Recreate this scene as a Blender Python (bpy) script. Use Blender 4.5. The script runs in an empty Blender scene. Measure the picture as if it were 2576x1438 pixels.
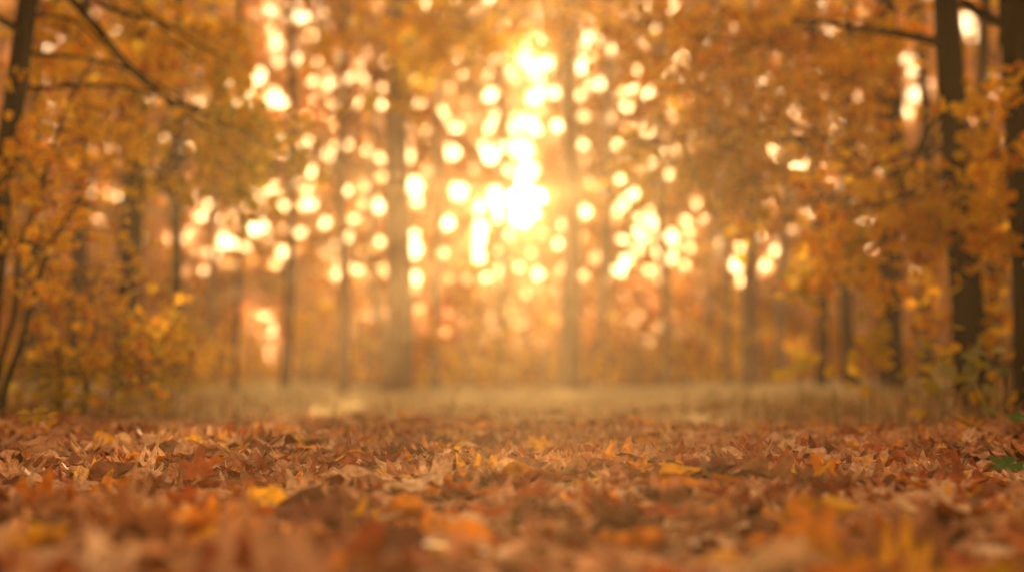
import bpy, math, random
import numpy as np
from mathutils import Vector

rng = np.random.default_rng(11)
random.seed(11)
sc = bpy.context.scene
COL = sc.collection
R = math.radians

# ------------------------------------------------------------------ camera
K = 0.8                                    # every distance below is multiplied by this
F, W, H = 4492.0 * K, 2576.0, 1438.0          # focal length in pixels of a 2576 wide picture
HZ = 940.0                                 # horizon row
CAMH = 0.365
FOCUS = 4.9
PITCH = math.atan((HZ - 719.0) / F)
cam_d = bpy.data.cameras.new('camera')
cam = bpy.data.objects.new('camera', cam_d)
COL.objects.link(cam)
cam.location = (0, 0, CAMH)
cam.rotation_euler = (math.pi / 2 + PITCH, 0, 0)
cam_d.sensor_width = 36.0
cam_d.lens = 36.0 * F / W
cam_d.clip_start = 0.05
cam_d.clip_end = 3000
cam_d.dof.use_dof = True
cam_d.dof.focus_distance = FOCUS
cam_d.dof.aperture_fstop = (cam_d.lens / 1000.0) / 0.058
sc.camera = cam
cp, sp = math.cos(PITCH), math.sin(PITCH)


def ray(px, py):
    a, b = (px - W / 2) / F, (719.0 - py) / F
    return np.array([a, cp - b * sp, sp + b * cp])


def at(px, py, d):
    r = ray(px, py)
    return np.array([0, 0, CAMH]) + r * (d * K / r[1])


# ------------------------------------------------------------------ terrain
def sstep(a, b, x):
    t = np.clip((x - a) / (b - a), 0, 1)
    return t * t * (3 - 2 * t)


def gz(x, y):
    x = np.asarray(x, float); y = np.asarray(y, float)
    z = 0.026 * np.sin(2.1 * x + 0.7) * np.sin(1.7 * y + 0.4) + 0.010 * np.sin(5.3 * x + 1.9 * y) * np.sin(4.1 * y - 1.3 * x)
    bank = sstep(1.6, 4.0, np.abs(x) - 0.03 * y) * sstep(5.5, 9.5, y)
    z = z + 0.10 * bank - 0.02 * sstep(7, 11, y) * (1 - bank)
    z = z + 0.35 * sstep(45, 90, y)
    return z


# ------------------------------------------------------------------ mesh helpers
def mesh_np(name, V, faces, mats, midx=None, smooth=True):
    me = bpy.data.meshes.new(name)
    V = np.asarray(V, np.float32)
    me.vertices.add(len(V))
    me.vertices.foreach_set('co', V.ravel())
    loops = np.concatenate([f.ravel() for f in faces]).astype(np.int32)
    tot = np.concatenate([np.full(len(f), f.shape[1]) for f in faces]).astype(np.int32)
    st = np.concatenate([[0], np.cumsum(tot)[:-1]]).astype(np.int32)
    me.loops.add(len(loops))
    me.loops.foreach_set('vertex_index', loops)
    me.polygons.add(len(tot))
    me.polygons.foreach_set('loop_start', st)
    me.polygons.foreach_set('loop_total', tot)
    for m in mats:
        me.materials.append(m)
    if midx is not None:
        me.polygons.foreach_set('material_index', np.asarray(midx, np.int32))
    me.update(calc_edges=True)
    me.polygons.foreach_set('use_smooth', np.full(len(tot), smooth))
    me.validate()
    return me


def link(name, me, parent=None, loc=None):
    o = bpy.data.objects.new(name, me)
    COL.objects.link(o)
    if loc is not None:
        o.location = loc
    if parent is not None:
        o.parent = parent
    return o


def tag(o, label, cat, group=None):
    o['label'] = label
    o['category'] = cat
    if group:
        o['group'] = group
    return o


def setting(o, kind):
    o['kind'] = kind
    return o


def empty(name, loc, label, cat, group=None):
    o = bpy.data.objects.new(name, None)
    o.empty_display_size = 0.2
    COL.objects.link(o)
    o.location = loc
    return tag(o, label, cat, group)


class MB:
    """collects pieces, then becomes one mesh"""
    def __init__(self):
        self.V = []; self.F = {}; self.n = 0; self.mi = {}

    def add(self, V, F, m=0):
        V = np.asarray(V, float).reshape(-1, 3)
        for f in (F if isinstance(F, list) else [F]):
            f = np.asarray(f)
            self.F.setdefault((f.shape[1], m), []).append(f + self.n)
        self.V.append(V)
        self.n += len(V)

    def mesh(self, name, mats, origin=(0, 0, 0), smooth=True):
        keys = list(self.F)
        fs = [np.concatenate(self.F[k]) for k in keys]
        mi = np.concatenate([np.full(len(f), k[1]) for f, k in zip(fs, keys)])
        return mesh_np(name, np.concatenate(self.V) - np.asarray(origin), fs, mats, mi, smooth)


def smooth_path(pts, n):
    pts = np.asarray(pts, float)
    k = len(pts)
    if k == 2:
        t = np.linspace(0, 1, n)[:, None]
        return pts[0] * (1 - t) + pts[1] * t
    P = np.vstack([2 * pts[0] - pts[1], pts, 2 * pts[-1] - pts[-2]])
    out = []
    for u in np.linspace(0, k - 1 - 1e-6, n):
        i = int(u); t = u - i
        a, b, c, d = P[i], P[i + 1], P[i + 2], P[i + 3]
        out.append(0.5 * ((2 * b) + (-a + c) * t + (2 * a - 5 * b + 4 * c - d) * t * t + (-a + 3 * b - 3 * c + d) * t ** 3))
    return np.array(out)


def tube(mb, path, rad, sides=8, m=0, rough=0.0):
    path = np.asarray(path, float)
    n = len(path)
    rad = np.interp(np.linspace(0, 1, n), np.linspace(0, 1, len(rad)), rad) if len(rad) != n else np.asarray(rad, float)
    T = np.gradient(path, axis=0)
    T /= np.linalg.norm(T, axis=1)[:, None] + 1e-12
    ref = np.array([0.0, 0.0, 1.0]) if abs(T[:, 2]).mean() < 0.8 else np.array([1.0, 0.13, 0.0])
    A = np.cross(T, ref); A /= np.linalg.norm(A, axis=1)[:, None] + 1e-12
    B = np.cross(T, A)
    th = np.linspace(0, 2 * math.pi, sides, endpoint=False)
    rr = rad[:, None] * (1 + rough * rng.standard_normal((n, sides)))
    V = path[:, None, :] + rr[..., None] * (np.cos(th)[None, :, None] * A[:, None, :] + np.sin(th)[None, :, None] * B[:, None, :])
    i = np.arange(n - 1)[:, None] * sides; j = np.arange(sides)[None, :]; j2 = (j + 1) % sides
    q = np.stack([i + j, i + j2, i + sides + j2, i + sides + j], -1).reshape(-1, 4)
    caps = [np.arange(sides)[::-1][None, :], ((n - 1) * sides + np.arange(sides))[None, :]]
    mb.add(V.reshape(-1, 3), [q] + caps, m)


# leaf templates: y from stalk (0) to tip (1), x across, z up
def tmpl_simple(fold=0.12, w=0.34):
    v = [(0, 0, 0), (0, .5, 0), (0, 1, -.06), (w * .8, .28, fold), (w, .62, fold * .8), (-w * .8, .28, fold), (-w, .62, fold * .8)]
    f3 = np.array([(0, 3, 1), (0, 1, 5), (1, 4, 2), (1, 2, 6), (1, 3, 4), (1, 6, 5)])
    return np.array(v, float), [f3]


def tmpl_strip(wfun, n, curl, bend, twist, wav, seed, stalk=0.28):
    r = np.random.default_rng(seed)
    V = []
    for i in range(n):
        t = i / (n - 1)
        w = wfun(t)
        ph = r.uniform(0, 6)
        zl = bend * (t - .35) ** 2 * .32
        for s in (-1, -.5, 0, .5, 1):
            x = s * w
            z = zl + curl * (x * x) * 1.1 + .5 * twist * x * (t - .4) + wav * abs(s) * math.sin(9 * t + ph * .25 + s * 1.7) + (.012 if s == 0 else 0) * -1
            V.append((x, t + .10 * abs(x) , z))
    F = []
    for i in range(n - 1):
        for k in range(4):
            a = i * 5 + k
            F.append((a, a + 1, a + 6, a + 5))
    # stalk
    b = len(V)
    V += [(-.011, 0.02, -.012), (.011, 0.02, -.012), (.008, -stalk * .6, .0), (-.008, -stalk * .6, .0), (.007, -stalk, .025), (-.007, -stalk, .025)]
    F += [(b, b + 1, b + 2, b + 3), (b + 3, b + 2, b + 4, b + 5)]
    return np.array(V, float), [np.array(F)]


def w_oak(t):
    base = 0.05 + 0.27 * math.sin(math.pi * min(1, t ** .85)) ** .7 * (0.75 + .35 * t)
    return max(.012, base * (1 + .38 * math.cos(2 * math.pi * 3.5 * t + 2.6))) if t < .985 else .05


def w_beech(t):
    return max(.01, .30 * math.sin(math.pi * t ** .8) ** .9)


def tmpl_maple(curl, seed):
    r = np.random.default_rng(seed)
    lobes = [(0, 1.0), (52, .88), (-52, .88), (112, .52), (-112, .52)]
    outl = []
    for a in np.linspace(-165, 165, 45):
        rad = .26
        for la, lr in lobes:
            d = abs(a - la) / 24.0
            if d < 1:
                rad = max(rad, .26 + (lr * .62 - .26) * (1 - d) ** .8 + .03 * math.cos(a * .9))
        outl.append((rad * math.sin(R(a)), .38 + rad * math.cos(R(a))))
    V = [(0, .38, 0)]
    m = len(outl)
    for k in (.5, 1):
        for (x, y) in outl:
            X = x * k; Y = .38 + (y - .38) * k
            q = X * X + (Y - .38) ** 2
            V.append((X, Y, curl * q * .5 + .03 * math.sin(7 * X + seed) * math.sin(6 * Y) + r.normal(0, .012 * k)))
    f3 = np.array([(0, 1 + i + 1, 1 + i) for i in range(m - 1)])
    f4 = np.array([(1 + i, 1 + i + 1, 1 + m + i + 1, 1 + m + i) for i in range(m - 1)])
    b = len(V)
    V += [(-.010, .38, -.01), (.010, .38, -.01), (.008, -.10, .01), (-.008, -.10, .01), (.007, -.32, .04), (-.007, -.32, .04)]
    f4 = np.vstack([f4, [(b, b + 1, b + 2, b + 3), (b + 3, b + 2, b + 4, b + 5)]])
    return np.array(V, float), [f3, f4]


def centred(t):
    return t[0] - np.array([0, .5, 0]), t[1]


T_CROWN = [tmpl_simple(.14, .34), tmpl_simple(.05, .40), tmpl_simple(-.10, .30)]
T_OAK = [tmpl_strip(w_oak, 17, c, b, tw, wv, i) for i, (c, b, tw, wv) in enumerate(
    [(.7, .25, .3, .02), (1.5, .55, -.5, .03), (-.6, -.35, .7, .03), (2.3, .2, .4, .02), (.4, .8, -.9, .04), (-1.1, .3, .2, .03)])]
T_BEECH = [tmpl_strip(w_beech, 9, c, b, tw, wv, 20 + i) for i, (c, b, tw, wv) in enumerate(
    [(1.0, .3, .3, .015), (2.6, .5, -.4, .02), (-.9, -.3, .6, .02)])]
T_MAPLE = [tmpl_maple(.5, 1), tmpl_maple(-.45, 2), tmpl_maple(1.0, 3)]
T_GROUND = T_OAK + T_BEECH + T_MAPLE
T_FAR = [tmpl_strip(w_oak, 7, .8, .4, .4, .03, 40), tmpl_strip(w_beech, 6, 1.6, .4, -.4, .02, 41), tmpl_strip(w_beech, 6, -1.0, -.3, .6, .03, 42)]


def frames(nrm, head):
    """rotation matrices (N,3,3) whose columns are the leaf's x, y, z"""
    n = nrm / (np.linalg.norm(nrm, axis=1)[:, None] + 1e-9)
    ref = np.where(np.abs(n[:, 2:3]) < .9, np.array([[0, 0, 1.0]]), np.array([[1.0, 0, 0]]))
    a = np.cross(ref, n); a /= np.linalg.norm(a, axis=1)[:, None]
    b = np.cross(n, a)
    c, s = np.cos(head)[:, None], np.sin(head)[:, None]
    x = a * c + b * s
    y = np.cross(n, x)
    return np.stack([x, y, n], -1)


def scatter(mb, tmpls, P, S, M, m=0, wsc=None):
    idx = rng.integers(0, len(tmpls), len(P))
    for k, (tv, tf) in enumerate(tmpls):
        sel = np.where(idx == k)[0]
        if not len(sel):
            continue
        L = tv[None] * S[sel][:, None, None]
        if wsc is not None:
            L = L * np.stack([wsc[sel], np.ones(len(sel)), np.ones(len(sel))], -1)[:, None, :]
        V = np.einsum('nij,nvj->nvi', M[sel], L) + P[sel][:, None, :]
        off = (np.arange(len(sel)) * len(tv))[:, None, None]
        mb.add(V.reshape(-1, 3), [(f[None] + off).reshape(-1, f.shape[1]) for f in tf], m)


def rand_frames(n, up=0.0):
    v = rng.standard_normal((n, 3)); v[:, 2] = np.abs(v[:, 2]) + up
    return frames(v, rng.uniform(0, 2 * math.pi, n))


# ------------------------------------------------------------------ materials
def newmat(name):
    m = bpy.data.materials.new(name)
    m.use_nodes = True
    m.node_tree.nodes.clear()
    return m, m.node_tree.nodes, m.node_tree.links


def ramp(nodes, stops, interp='LINEAR'):
    r = nodes.new('ShaderNodeValToRGB')
    r.color_ramp.interpolation = interp
    e = r.color_ramp.elements
    while len(e) < len(stops):
        e.new(.5)
    for i, (p, c) in enumerate(stops):
        e[i].position = p
        e[i].color = (*c, 1)
    return r


def leaf_mat(name, cols, trans=.45, per='island', noise_scale=30, gloss=.25, var=.35):
    m, N, L = newmat(name)
    out = N.new('ShaderNodeOutputMaterial')
    if per == 'island':
        g = N.new('ShaderNodeNewGeometry'); src = g.outputs['Random Per Island']
    else:
        g = N.new('ShaderNodeObjectInfo'); src = g.outputs['Random']
    k = len(cols)
    r = ramp(N, [(i / max(1, k - 1), c) for i, c in enumerate(cols)])
    L.new(src, r.inputs[0])
    geo = N.new('ShaderNodeNewGeometry')
    nz = N.new('ShaderNodeTexNoise'); nz.inputs['Scale'].default_value = noise_scale; nz.inputs['Detail'].default_value = 3
    L.new(geo.outputs['Position'], nz.inputs['Vector'])
    mr = N.new('ShaderNodeMapRange'); mr.inputs[1].default_value = .3; mr.inputs[2].default_value = .7
    mr.inputs[3].default_value = 1 - var; mr.inputs[4].default_value = 1 + var
    L.new(nz.outputs[0], mr.inputs[0])
    mul = N.new('ShaderNodeMix'); mul.data_type = 'RGBA'; mul.blend_type = 'MULTIPLY'; mul.inputs[0].default_value = 1
    L.new(r.outputs[0], mul.inputs[6]); L.new(mr.outputs[0], mul.inputs[7])
    d = N.new('ShaderNodeBsdfPrincipled'); d.inputs['Roughness'].default_value = .75
    d.inputs['Specular IOR Level'].default_value = gloss
    t = N.new('ShaderNodeBsdfTranslucent')
    mx = N.new('ShaderNodeMixShader'); mx.inputs[0].default_value = trans
    L.new(mul.outputs[2], d.inputs['Base Color']); L.new(mul.outputs[2], t.inputs[0])
    L.new(d.outputs[0], mx.inputs[1]); L.new(t.outputs[0], mx.inputs[2]); L.new(mx.outputs[0], out.inputs[0])
    return m


def solid_mat(name, c1, c2, scale=8, rough=.85, stretch=(1, 1, 1), bump=.0):
    m, N, L = newmat(name)
    out = N.new('ShaderNodeOutputMaterial')
    tc = N.new('ShaderNodeNewGeometry')
    mp = N.new('ShaderNodeMapping'); mp.inputs['Scale'].default_value = stretch
    L.new(tc.outputs['Position'], mp.inputs[0])
    nz = N.new('ShaderNodeTexNoise'); nz.inputs['Scale'].default_value = scale; nz.inputs['Detail'].default_value = 6
    L.new(mp.outputs[0], nz.inputs['Vector'])
    r = ramp(N, [(.35, c1), (.68, c2)])
    L.new(nz.outputs[0], r.inputs[0])
    d = N.new('ShaderNodeBsdfPrincipled'); d.inputs['Roughness'].default_value = rough
    d.inputs['Specular IOR Level'].default_value = .05
    L.new(r.outputs[0], d.inputs['Base Color'])
    if bump:
        b = N.new('ShaderNodeBump'); b.inputs['Strength'].default_value = bump; b.inputs['Distance'].default_value = .02
        L.new(nz.outputs[0], b.inputs['Height']); L.new(b.outputs[0], d.inputs['Normal'])
    L.new(d.outputs[0], out.inputs[0])
    return m


ORANGE, YELLOW, AMBER = (.80, .30, .012), (.88, .58, .03), (.86, .45, .015)
RUST, BROWN, TAN = (.38, .092, .024), (.21, .08, .038), (.54, .275, .13)
DKBROWN, OLIVE, CRIMSON = (.085, .032, .014), (.34, .31, .03), (.28, .045, .014)
PALE = (.70, .45, .25)

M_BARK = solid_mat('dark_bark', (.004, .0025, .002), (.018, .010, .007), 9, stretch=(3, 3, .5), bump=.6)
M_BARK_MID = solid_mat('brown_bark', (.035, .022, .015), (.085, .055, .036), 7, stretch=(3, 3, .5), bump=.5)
M_BARK_FAR = solid_mat('haze_pale_bark', (.20, .135, .095), (.36, .25, .17), 5, stretch=(3, 3, .5))  # far trunks' bark, base colour lightened to stand in for haze
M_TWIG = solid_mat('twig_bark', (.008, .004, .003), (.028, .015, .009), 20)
M_SOIL = solid_mat('leafy_soil', (.02, .009, .005), (.07, .03, .013), 12)
M_GOLD = leaf_mat('golden_foliage', [ORANGE, AMBER, AMBER, YELLOW, YELLOW, AMBER], .62, noise_scale=1.2, gloss=.06)
M_ORANGE = leaf_mat('orange_foliage', [RUST, ORANGE, AMBER, YELLOW, AMBER, YELLOW, ORANGE], .64, noise_scale=1.2, gloss=.06)
M_YELLOW = leaf_mat('yellow_foliage', [AMBER, YELLOW, YELLOW, OLIVE, YELLOW], .55, noise_scale=1.5, gloss=.06)
M_YGREEN = leaf_mat('yellow_green_foliage', [OLIVE, YELLOW, (.30, .30, .02), YELLOW], .55, noise_scale=1.5, gloss=.06)
M_GREEN = leaf_mat('green_foliage', [(.22, .24, .05), (.34, .34, .09), (.50, .42, .14), (.30, .30, .08)], .55, noise_scale=4, gloss=.06)
M_FAR = leaf_mat('far_foliage', [RUST, RUST, ORANGE, AMBER, ORANGE, AMBER], .55, noise_scale=.5, var=.45, gloss=.06)
M_LITTER = leaf_mat('litter_leaves', [DKBROWN, RUST, TAN, PALE, ORANGE, TAN, BROWN, PALE, TAN, RUST, DKBROWN, TAN, AMBER, TAN, CRIMSON, PALE, PALE, RUST], .18, noise_scale=45, gloss=.04, var=.5)
M_STRAW = leaf_mat('straw_grass', [(.80, .63, .35), (.72, .60, .30), (.82, .66, .40), (.62, .56, .24)], .45, noise_scale=.7, gloss=.06)
M_WEED = leaf_mat('weed_grass', [(.34, .22, .09), (.44, .26, .10), (.20, .17, .04), (.46, .24, .08), (.50, .34, .15)], .4, noise_scale=2, gloss=.06)
LEAFM = {
    'rust': leaf_mat('rust_leaf', [(.30, .065, .012), RUST, (.42, .12, .02)], .18, 'object', 40, .02),
    'brown': leaf_mat('brown_leaf', [BROWN, (.25, .10, .035), (.20, .07, .03)], .18, 'object', 40, .02),
    'tan': leaf_mat('tan_leaf', [TAN, (.42, .20, .085), (.55, .31, .14)], .18, 'object', 40, .02),
    'orange': leaf_mat('orange_leaf', [ORANGE, (.55, .17, .012), (.66, .26, .02)], .18, 'object', 40, .02),
    'yellow': leaf_mat('yellow_leaf', [AMBER, (.70, .36, .03), YELLOW], .18, 'object', 40, .02),
    'dark': leaf_mat('dark_leaf', [DKBROWN, (.12, .045, .018), (.10, .03, .02)], .18, 'object', 40, .02),
    'pale': leaf_mat('pale_leaf', [PALE, (.60, .38, .18), (.72, .50, .27)], .18, 'object', 40, .02),
    'green': leaf_mat('green_leaf', [(.05, .11, .02), (.07, .13, .025)], .18, 'object', 40, .02),
    'grey': leaf_mat('greyish_leaf', [(.22, .15, .11), (.27, .19, .14)], .18, 'object', 40, .02),
}

# ------------------------------------------------------------------ ground
gx = np.concatenate([np.linspace(-58, -8, 26), np.linspace(-7.8, 7.8, 105), np.linspace(8, 58, 26)])
gy = np.concatenate([np.linspace(-24, 1, 12), np.linspace(1.15, 20, 126), np.linspace(20.5, 94, 75)])
GX, GY = np.meshgrid(gx, gy)
GV = np.stack([GX, GY, gz(GX, GY)], -1).reshape(-1, 3)
nx, ny = len(gx), len(gy)
ii = (np.arange(ny - 1)[:, None] * nx + np.arange(nx - 1)[None, :]).ravel()
setting(link('ground', mesh_np('ground', GV, [np.stack([ii, ii + 1, ii + nx + 1, ii + nx], -1)], [M_SOIL])), 'structure')

# ------------------------------------------------------------------ leaf litter (uncountable) + single leaves on top


def scatter_ground(n, y0, y1, half, z0, z1, tilt, s0, s1, tmpls, mb, keep=None):
    # area-uniform in a wedge a little wider than the view
    u = rng.uniform(0, 1, n)
    y = np.sqrt(y0 ** 2 + u * (y1 ** 2 - y0 ** 2))
    x = rng.uniform(-1, 1, n) * (half * y + .5)
    if keep is not None:
        k = rng.uniform(0, 1, n) < keep(x, y)
        x, y = x[k], y[k]
    n = len(x)
    z = gz(x, y) + rng.uniform(z0, z1, n)
    nr = np.stack([rng.normal(0, tilt, n), rng.normal(0, tilt, n), np.ones(n)], -1)
    M = frames(nr, rng.uniform(0, 2 * math.pi, n))
    S = rng.uniform(s0, s1, n)
    P = np.stack([x, y, z], -1) - np.einsum('nij,j->ni', M, np.array([0, .5, 0])) * S[:, None]
    scatter(mb, tmpls, P, S, M, 0, rng.uniform(.8, 1.25, n))


def keep_path(x, y):
    e = 1 - sstep(8.2, 11.2, y + .9 * np.sin(.9 * x + .4) + .5 * np.sin(2.3 * x))
    return np.maximum(e, .10 + .25 * (np.sin(2.3 * x + .6 * y) * np.sin(1.9 * y - x) > .15))


mb = MB()
scatter_ground(2000, 1.0, 4.2, .52, .004, .026, .20, .13, .22, T_GROUND, mb)
scatter_ground(4400, 4.2, 7.6, .48, .004, .040, .21, .13, .24, T_GROUND, mb)
scatter_ground(800, 4.2, 8.5, .48, .02, .05, .34, .10, .20, T_GROUND, mb)
scatter_ground(11500, 7.6, 14.5, .48, .004, .05, .30, .11, .22, T_FAR, mb, keep_path)
scatter_ground(9000, 14.5, 36, .45, .004, .05, .35, .10, .16, T_FAR, mb, lambda x, y: np.where(np.abs(x) > 3.0 + .1 * y, .8, .25))
setting(link('leaf_litter', mb.mesh('leaf_litter', [M_LITTER])), 'stuff')

KINDW = ['rust', 'brown', 'tan', 'orange', 'yellow', 'dark', 'pale']
KINDP = np.array([.22, .15, .28, .12, .05, .06, .12])
COLWORD = {'rust': 'rust red', 'brown': 'dull brown', 'tan': 'tan', 'orange': 'orange', 'yellow': 'amber yellow', 'dark': 'dark brown', 'pale': 'pale beige', 'green': 'green', 'grey': 'greyish brown'}
SHAPEW = ['gently curved oak', 'cupped oak', 'humped oak', 'rolled oak', 'bent oak', 'arched oak', 'cupped oval', 'rolled oval', 'humped oval', 'lobed maple', 'drooping maple', 'cupped maple']
_leafmesh = {}


def leaf_obj(kind, ti, loc, scale, nrm, head, label, group='fallen leaves'):
    key = (kind, ti)
    if key not in _leafmesh:
        v, f = T_GROUND[ti]
        v = v - np.array([0, .45, 0])
        _leafmesh[key] = mesh_np('fallen_leaf', v, f, [LEAFM[kind]])
    o = bpy.data.objects.new('fallen_leaf', _leafmesh[key])
    Mx = frames(np.array([nrm], float), np.array([head]))[0]
    from mathutils import Matrix
    o.rotation_euler = Matrix(Mx.tolist()).to_euler()
    o.location = loc
    o.scale = (scale,) * 3
    COL.objects.link(o)
    return tag(o, label, 'leaf', group)


def zone(x, y):
    s = x / (y * W / 2 / F)
    side = ('against the left edge' if s < -.72 else 'left of the middle' if s < -.25 else 'in the middle' if s < .25 else 'right of the middle' if s < .72 else 'against the right edge')
    dep = ('along the very front' if y < 2.75 else 'in the near blur' if y < 3.3 else 'in the softer blur behind' if y < 3.9 else 'just before the sharp strip')
    return side, dep


n_ind = 0
tries = 0
placed = []
while n_ind < 282 and tries < 9000:
    tries += 1
    y = math.sqrt(rng.uniform(2.15 ** 2, 4.3 ** 2))
    x = rng.uniform(-1, 1) * (.37 * y + .06)
    if any((x - a) ** 2 + (y - b) ** 2 < .0060 for a, b in placed):
        continue
    placed.append((x, y))
    kind = KINDW[rng.choice(len(KINDW), p=KINDP)]
    ti = int(rng.integers(0, 12))
    tl = .20
    s, dp = zone(x, y)
    leaf_obj(kind, ti, (x, y, float(gz(x, y)) + rng.uniform(.025, .05)), rng.uniform(.135, .24),
             (rng.normal(0, tl), rng.normal(0, tl), 1), rng.uniform(0, 6.28),
             f'{COLWORD[kind]} {SHAPEW[ti]} leaf lying {s} {dp}')
    n_ind += 1


def spot(px, py):
    r = ray(px, py)
    return CAMH / -(r[2] / r[1]) / K


def feature_leaf(px, py, kind, ti, scale, nrm, head, label, lift=.05):
    d = spot(px, py)
    p = at(px, py, d)
    d2 = (CAMH - float(gz(p[0], p[1])) - lift) / -(ray(px, py)[2] / ray(px, py)[1]) / K
    p = at(px, py, d2)
    leaf_obj(kind, ti, p, scale, nrm, head, label)


feature_leaf(2015, 1140, 'pale', 2, .17, (-.1, -.35, 1), 1.3, 'large pale humped leaf standing over its neighbours in the sharp strip, right side', .06)
feature_leaf(1985, 1172, 'rust', 3, .12, (.2, -.6, 1), .6, 'rolled rust leaf in the sharp strip just under the large pale leaf')
feature_leaf(2165, 1108, 'yellow', 6, .08, (0, -.8, 1), 1.5, 'small bright yellow leaf upright behind the sharp strip, right of the large pale leaf', .06)
feature_leaf(2060, 1085, 'tan', 10, .22, (0, -.3, 1), .2, 'big drooping tan leaf humped above the litter behind the large pale leaf', .09)
feature_leaf(2070, 1190, 'orange', 9, .14, (.1, -1.1, 1), .3, 'upright burnt orange leaf in front of the sharp strip below the pale leaf', .07)
feature_leaf(2535, 1168, 'green', 9, .15, (-.1, -.5, 1), 2.0, 'fresh green leaf lying at the right edge of the leaf carpet')
feature_leaf(2560, 1050, 'green', 9, .12, (-.1, -.5, 1), 1.0, 'small green leaf by the dark bramble at the right edge', .08)
feature_leaf(2050, 1335, 'orange', 11, .17, (0, -.5, 1), .4, 'broad orange maple leaf in the front blur towards the right', .06)
feature_leaf(1320, 1162, 'rust', 9, .15, (.1, -.75, 1), .1, 'copper lobed leaf upright in the middle of the sharp strip', .05)
feature_leaf(1360, 1118, 'yellow', 9, .13, (0, -.7, 1), .8, 'bright yellow maple leaf behind the sharp strip near the middle', .06)
feature_leaf(1270, 1150, 'yellow', 0, .12, (0, -.3, 1), 1.7, 'flat golden oak leaf in the sharp strip near the middle', .05)
feature_leaf(1620, 1155, 'pale', 0, .15, (.1, -.4, 1), 1.2, 'flat straw coloured oak leaf in the sharp strip right of the middle', .05)
feature_leaf(105, 1115, 'tan', 10, .17, (.1, -.7, 1), 2.4, 'crumpled tan leaf standing up below the small drooping seedling', .07)
feature_leaf(325, 1148, 'orange', 2, .12, (0, -.35, 1), 1.4, 'orange humped leaf beside the dark fallen stick', .05)
feature_leaf(310, 1105, 'pale', 7, .08, (.3, -.9, 1), 1.0, 'small pointed pale leaf sticking up behind the dark fallen stick', .07)
feature_leaf(500, 1180, 'rust', 9, .15, (-.1, -.9, 1), .2, 'upright deep rust maple leaf left of the middle before the sharp strip', .07)
feature_leaf(485, 1262, 'pale', 8, .13, (0, -.3, 1), 2.2, 'pale rounded leaf glowing in the near blur towards the left', .06)
feature_leaf(1180, 1345, 'orange', 6, .12, (0, -.5, 1), .9, 'orange oval leaf in the front blur left of the middle', .06)

# ------------------------------------------------------------------ foliage and trees


DENS = .42


def twigs_and_leaves(mbt, mbl, c, ax, n, leaf, per=(9, 17), m=0, droop=.35, tw=.004, anchors=None):
    """n leafy twigs scattered through an ellipsoid"""
    c = np.asarray(c, float); ax = np.asarray(ax, float)
    n = max(1, int(round(n * (DENS if anchors is None or leaf > .08 else .34))))
    for _ in range(n):
        v = rng.standard_normal(3); v /= np.linalg.norm(v)
        p = c + v * ax * rng.uniform(0, 1) ** .45
        dirn = (p - c) / (np.linalg.norm(p - c) + 1e-6) * .6 + rng.standard_normal(3) * .6 + np.array([0, 0, -droop])
        dirn /= np.linalg.norm(dirn)
        Lg = rng.uniform(3.0, 6.5) * leaf
        q = p + dirn * Lg + np.array([0, 0, -.12 * Lg])
        if mbt is not None:
            if anchors is None:
                tube(mbt, np.array([p, (p + q) / 2 + np.array([0, 0, .04 * Lg]), q]), [tw, tw * .75, tw * .4], 3)
            else:
                j = int(np.argmin(((anchors - p) ** 2).sum(1) + rng.uniform(0, .05, len(anchors))))
                a0 = anchors[j]
                tube(mbt, np.array([a0, (a0 + p) / 2 + np.array([0, 0, .06 * np.linalg.norm(p - a0)]), p, (p + q) / 2 + np.array([0, 0, .04 * Lg]), q]), [tw * 1.5, tw * 1.25, tw, tw * .75, tw * .4], 4)
        k = rng.integers(*per)
        t = np.sort(rng.uniform(.1, 1, k))[:, None]
        P = p * (1 - t) + q * t + rng.normal(0, .45 * leaf, (k, 3))
        scatter(mbl, T_CROWN, P, leaf * rng.uniform(.7, 1.25, k), rand_frames(k), m)


def mass(root, mbl, anchor, px, py, rx, ry, d, dd, n, leaf, m, r0=.03, bark=None, base=(0, 0, 0), limb=True, per=(9, 17)):
    """one leafy bough of a tree: a limb from the anchor on the trunk and a cloud of leafy twigs"""
    c = at(px, py, d)
    ax = np.array([rx / F * d * K, dd, ry / F * d * K])
    mbt = MB(); pa = None
    if limb is not True and limb is not False:
        pa = limb
    elif limb:
        a = np.asarray(anchor, float)
        mid = a * .5 + c * .5 + np.array([0, 0, .10 * np.linalg.norm(c - a)])
        e = c + (c - a) / (np.linalg.norm(c - a) + 1e-6) * ax[0] * .7
        e[2] = c[2] - ax[2] * .2
        pa = smooth_path([a, mid, c, e], 14)
        tube(mbt, pa, [r0, r0 * .7, r0 * .4, r0 * .15], 6, rough=.06)
    twigs_and_leaves(mbt, mbl, c, ax, n, leaf, per, m, tw=.0035 if d < 15 else .005, anchors=pa)
    if root is not None and mbt.n:
        link('branch', mbt.mesh('branch', [bark or M_BARK], base), root)


def high_crown(root, cr, pa, b, k):
    """the closed upper crown, above what the view shows"""
    for i in range(k):
        p = on_path(pa, 3.6 + 4.2 * i / k)
        an = i * 2.4 + rng.uniform(-.4, .4); L = rng.uniform(1.0, 3.4)
        c = p + np.array([math.cos(an) * L, math.sin(an) * L * 1.3, .9 + rng.uniform(0, .8)])
        mbt = MB()
        tp = smooth_path([p, (p + c) / 2 + np.array([0, 0, .2]), c], 9)
        tube(mbt, tp, [.035, .022, .008], 6)
        twigs_and_leaves(mbt, cr, c, (1.3, 1.7, .45), 64, .16, (9, 15), O_, tw=.005, anchors=tp[3:])
        link('branch', mbt.mesh('branch', [M_BARK], b), root)


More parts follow.
